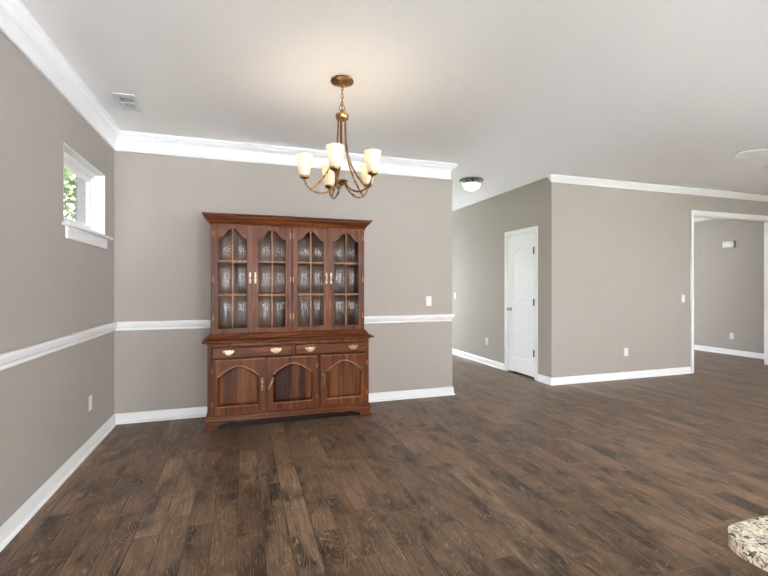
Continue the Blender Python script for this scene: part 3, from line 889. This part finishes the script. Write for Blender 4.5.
b = B()
for i in range(7): b.box(-.045+.015*i-.004, -.045+.015*i+.004, -.0465, -.0448, -.022, .022)
b.done('grille', M_VENT, T, smooth=0)

# ------------------------------------------------------------------ kitchen counter corner
def rrect(x0, x1, y0, y1, r, n=10):
    pts = []
    for cx, cy, a0 in ((x1-r, y1-r, 0), (x0+r, y1-r, 90), (x0+r, y0+r, 180), (x1-r, y0+r, 270)):
        for i in range(n+1):
            a = math.radians(a0+90*i/n); pts.append((cx+r*math.cos(a), cy+r*math.sin(a)))
    return pts
b = B(); b.extrude_outline(rrect(.709, 2.9, -.45, .488, .052), .886, .906, .007, 3)
tag(b.done('countertop', M_GRAN, smooth=40), 'speckled cream granite countertop with rounded corner at lower right', 'countertop')
K = thing('kitchen_cabinet', 'white base cabinet under the granite countertop', 'cabinet', (1.9, 0, 0))
b = B(); b.box(-.85, .95, -.40, .18, 0.09, .885); b.box(-.82, .92, -.34, .12, 0, .09); b.done('body', M_CAB, K, smooth=0)
for i in range(3):
    b = B(); b.box(-.83+.6*i, -.27+.6*i, -.42, -.401, .12, .85, .004); d = b.done('door', M_CAB, K)
    b = B(); b.sphere((-.31+.6*i, -.432, .74), .015, n=12); b.done('knob', M_STEEL, d)

# ------------------------------------------------------------------ ceiling fan of the living area (one blade tip reaches into the picture)
FX, FY = 4.56, 2.16
Fn = thing('ceiling_fan', 'white ceiling fan of the living area, a blade tip at the right edge', 'ceiling fan', (FX, FY, CH))
b = B(); b.lathe([(0, 0), (.07, 0), (.075, -.02), (.05, -.06), (.014, -.07), (0, -.07)], (0, 0, 0), 30); b.done('canopy', M_FAN, Fn)
b = B(); b.tube([(0, 0, -.06), (0, 0, -.24)], .012, 12); b.done('downrod', M_FAN, Fn)
b = B(); b.lathe([(0, -.22), (.05, -.22), (.11, -.235), (.125, -.26), (.125, -.31), (.10, -.34), (.06, -.355), (.06, -.39), (0, -.39)], (0, 0, 0), 36); b.done('motor_housing', M_FAN, Fn)
for q in range(5):
    a = math.radians(139+72*q)
    Rz = Matrix.Rotation(a, 4, 'Z') @ Matrix.Translation((0, 0, -.315)) @ Matrix.Rotation(math.radians(12), 4, 'X')
    b = B(); b.extrude_outline([(.20, -.055), (.35, -.066), (.62, -.070), (.655, -.060), (.668, -.035), (.668, .035), (.655, .060), (.62, .070), (.35, .066), (.20, .055)], -.004, .004, .002, 1)
    for v in b.bm.verts: v.co = Rz @ v.co
    bl = b.done('blade', M_FAN, Fn)
    b = B(); b.box(.10, .24, -.02, .02, -.010, -.004, .002)
    for v in b.bm.verts: v.co = Rz @ v.co
    b.done('blade_iron', M_FAN, bl)

# ------------------------------------------------------------------ world, camera
w = bpy.data.worlds.new('sky'); sc.world = w; w.use_nodes = True
nt = w.node_tree; nt.nodes.clear()
wo = nt.nodes.new('ShaderNodeOutputWorld'); bg = nt.nodes.new('ShaderNodeBackground')
tc = nt.nodes.new('ShaderNodeTexCoord'); sx = nt.nodes.new('ShaderNodeSeparateXYZ'); rp = nt.nodes.new('ShaderNodeValToRGB')
nt.links.new(tc.outputs['Generated'], sx.inputs[0]); nt.links.new(sx.outputs[2], rp.inputs[0])
rp.color_ramp.elements[0].position = 0; rp.color_ramp.elements[0].color = (.96, .98, 1.0, 1)
rp.color_ramp.elements[1].position = .8; rp.color_ramp.elements[1].color = (.68, .84, 1.0, 1)
nt.links.new(rp.outputs[0], bg.inputs[0]); bg.inputs[1].default_value = 5.2
nt.links.new(bg.outputs[0], wo.inputs[0])

sl = bpy.data.lights.new('sun', 'SUN'); sl.energy = 23; sl.angle = .03; sl.color = (1, .99, .985)
so = bpy.data.objects.new('sun', sl); COL.objects.link(so); so.rotation_euler = Vector((.36, -.20, 1)).to_track_quat('Z', 'Y').to_euler()

cam = bpy.data.cameras.new('camera'); co = bpy.data.objects.new('camera', cam); COL.objects.link(co)
cam.sensor_width = 36; cam.sensor_fit = 'HORIZONTAL'; cam.lens = F_PX/768*36
cam.shift_y = -(288-HOR)/768
cam.clip_start = .02
co.location = (0, 0, CAM_H); co.rotation_euler = (PI/2, 0, -YAW)
sc.camera = co
sc.view_settings.view_transform = 'Standard'; sc.view_settings.look = 'None'
sc.view_settings.exposure = 2.08; sc.view_settings.gamma = 1.0; sc.view_settings.use_curve_mapping = False
cy = sc.cycles
cy.use_denoising = True; cy.max_bounces = 14; cy.diffuse_bounces = 8; cy.glossy_bounces = 4; cy.transparent_max_bounces = 16
cy.sample_clamp_indirect = 10; cy.caustics_reflective = False; cy.caustics_refractive = False
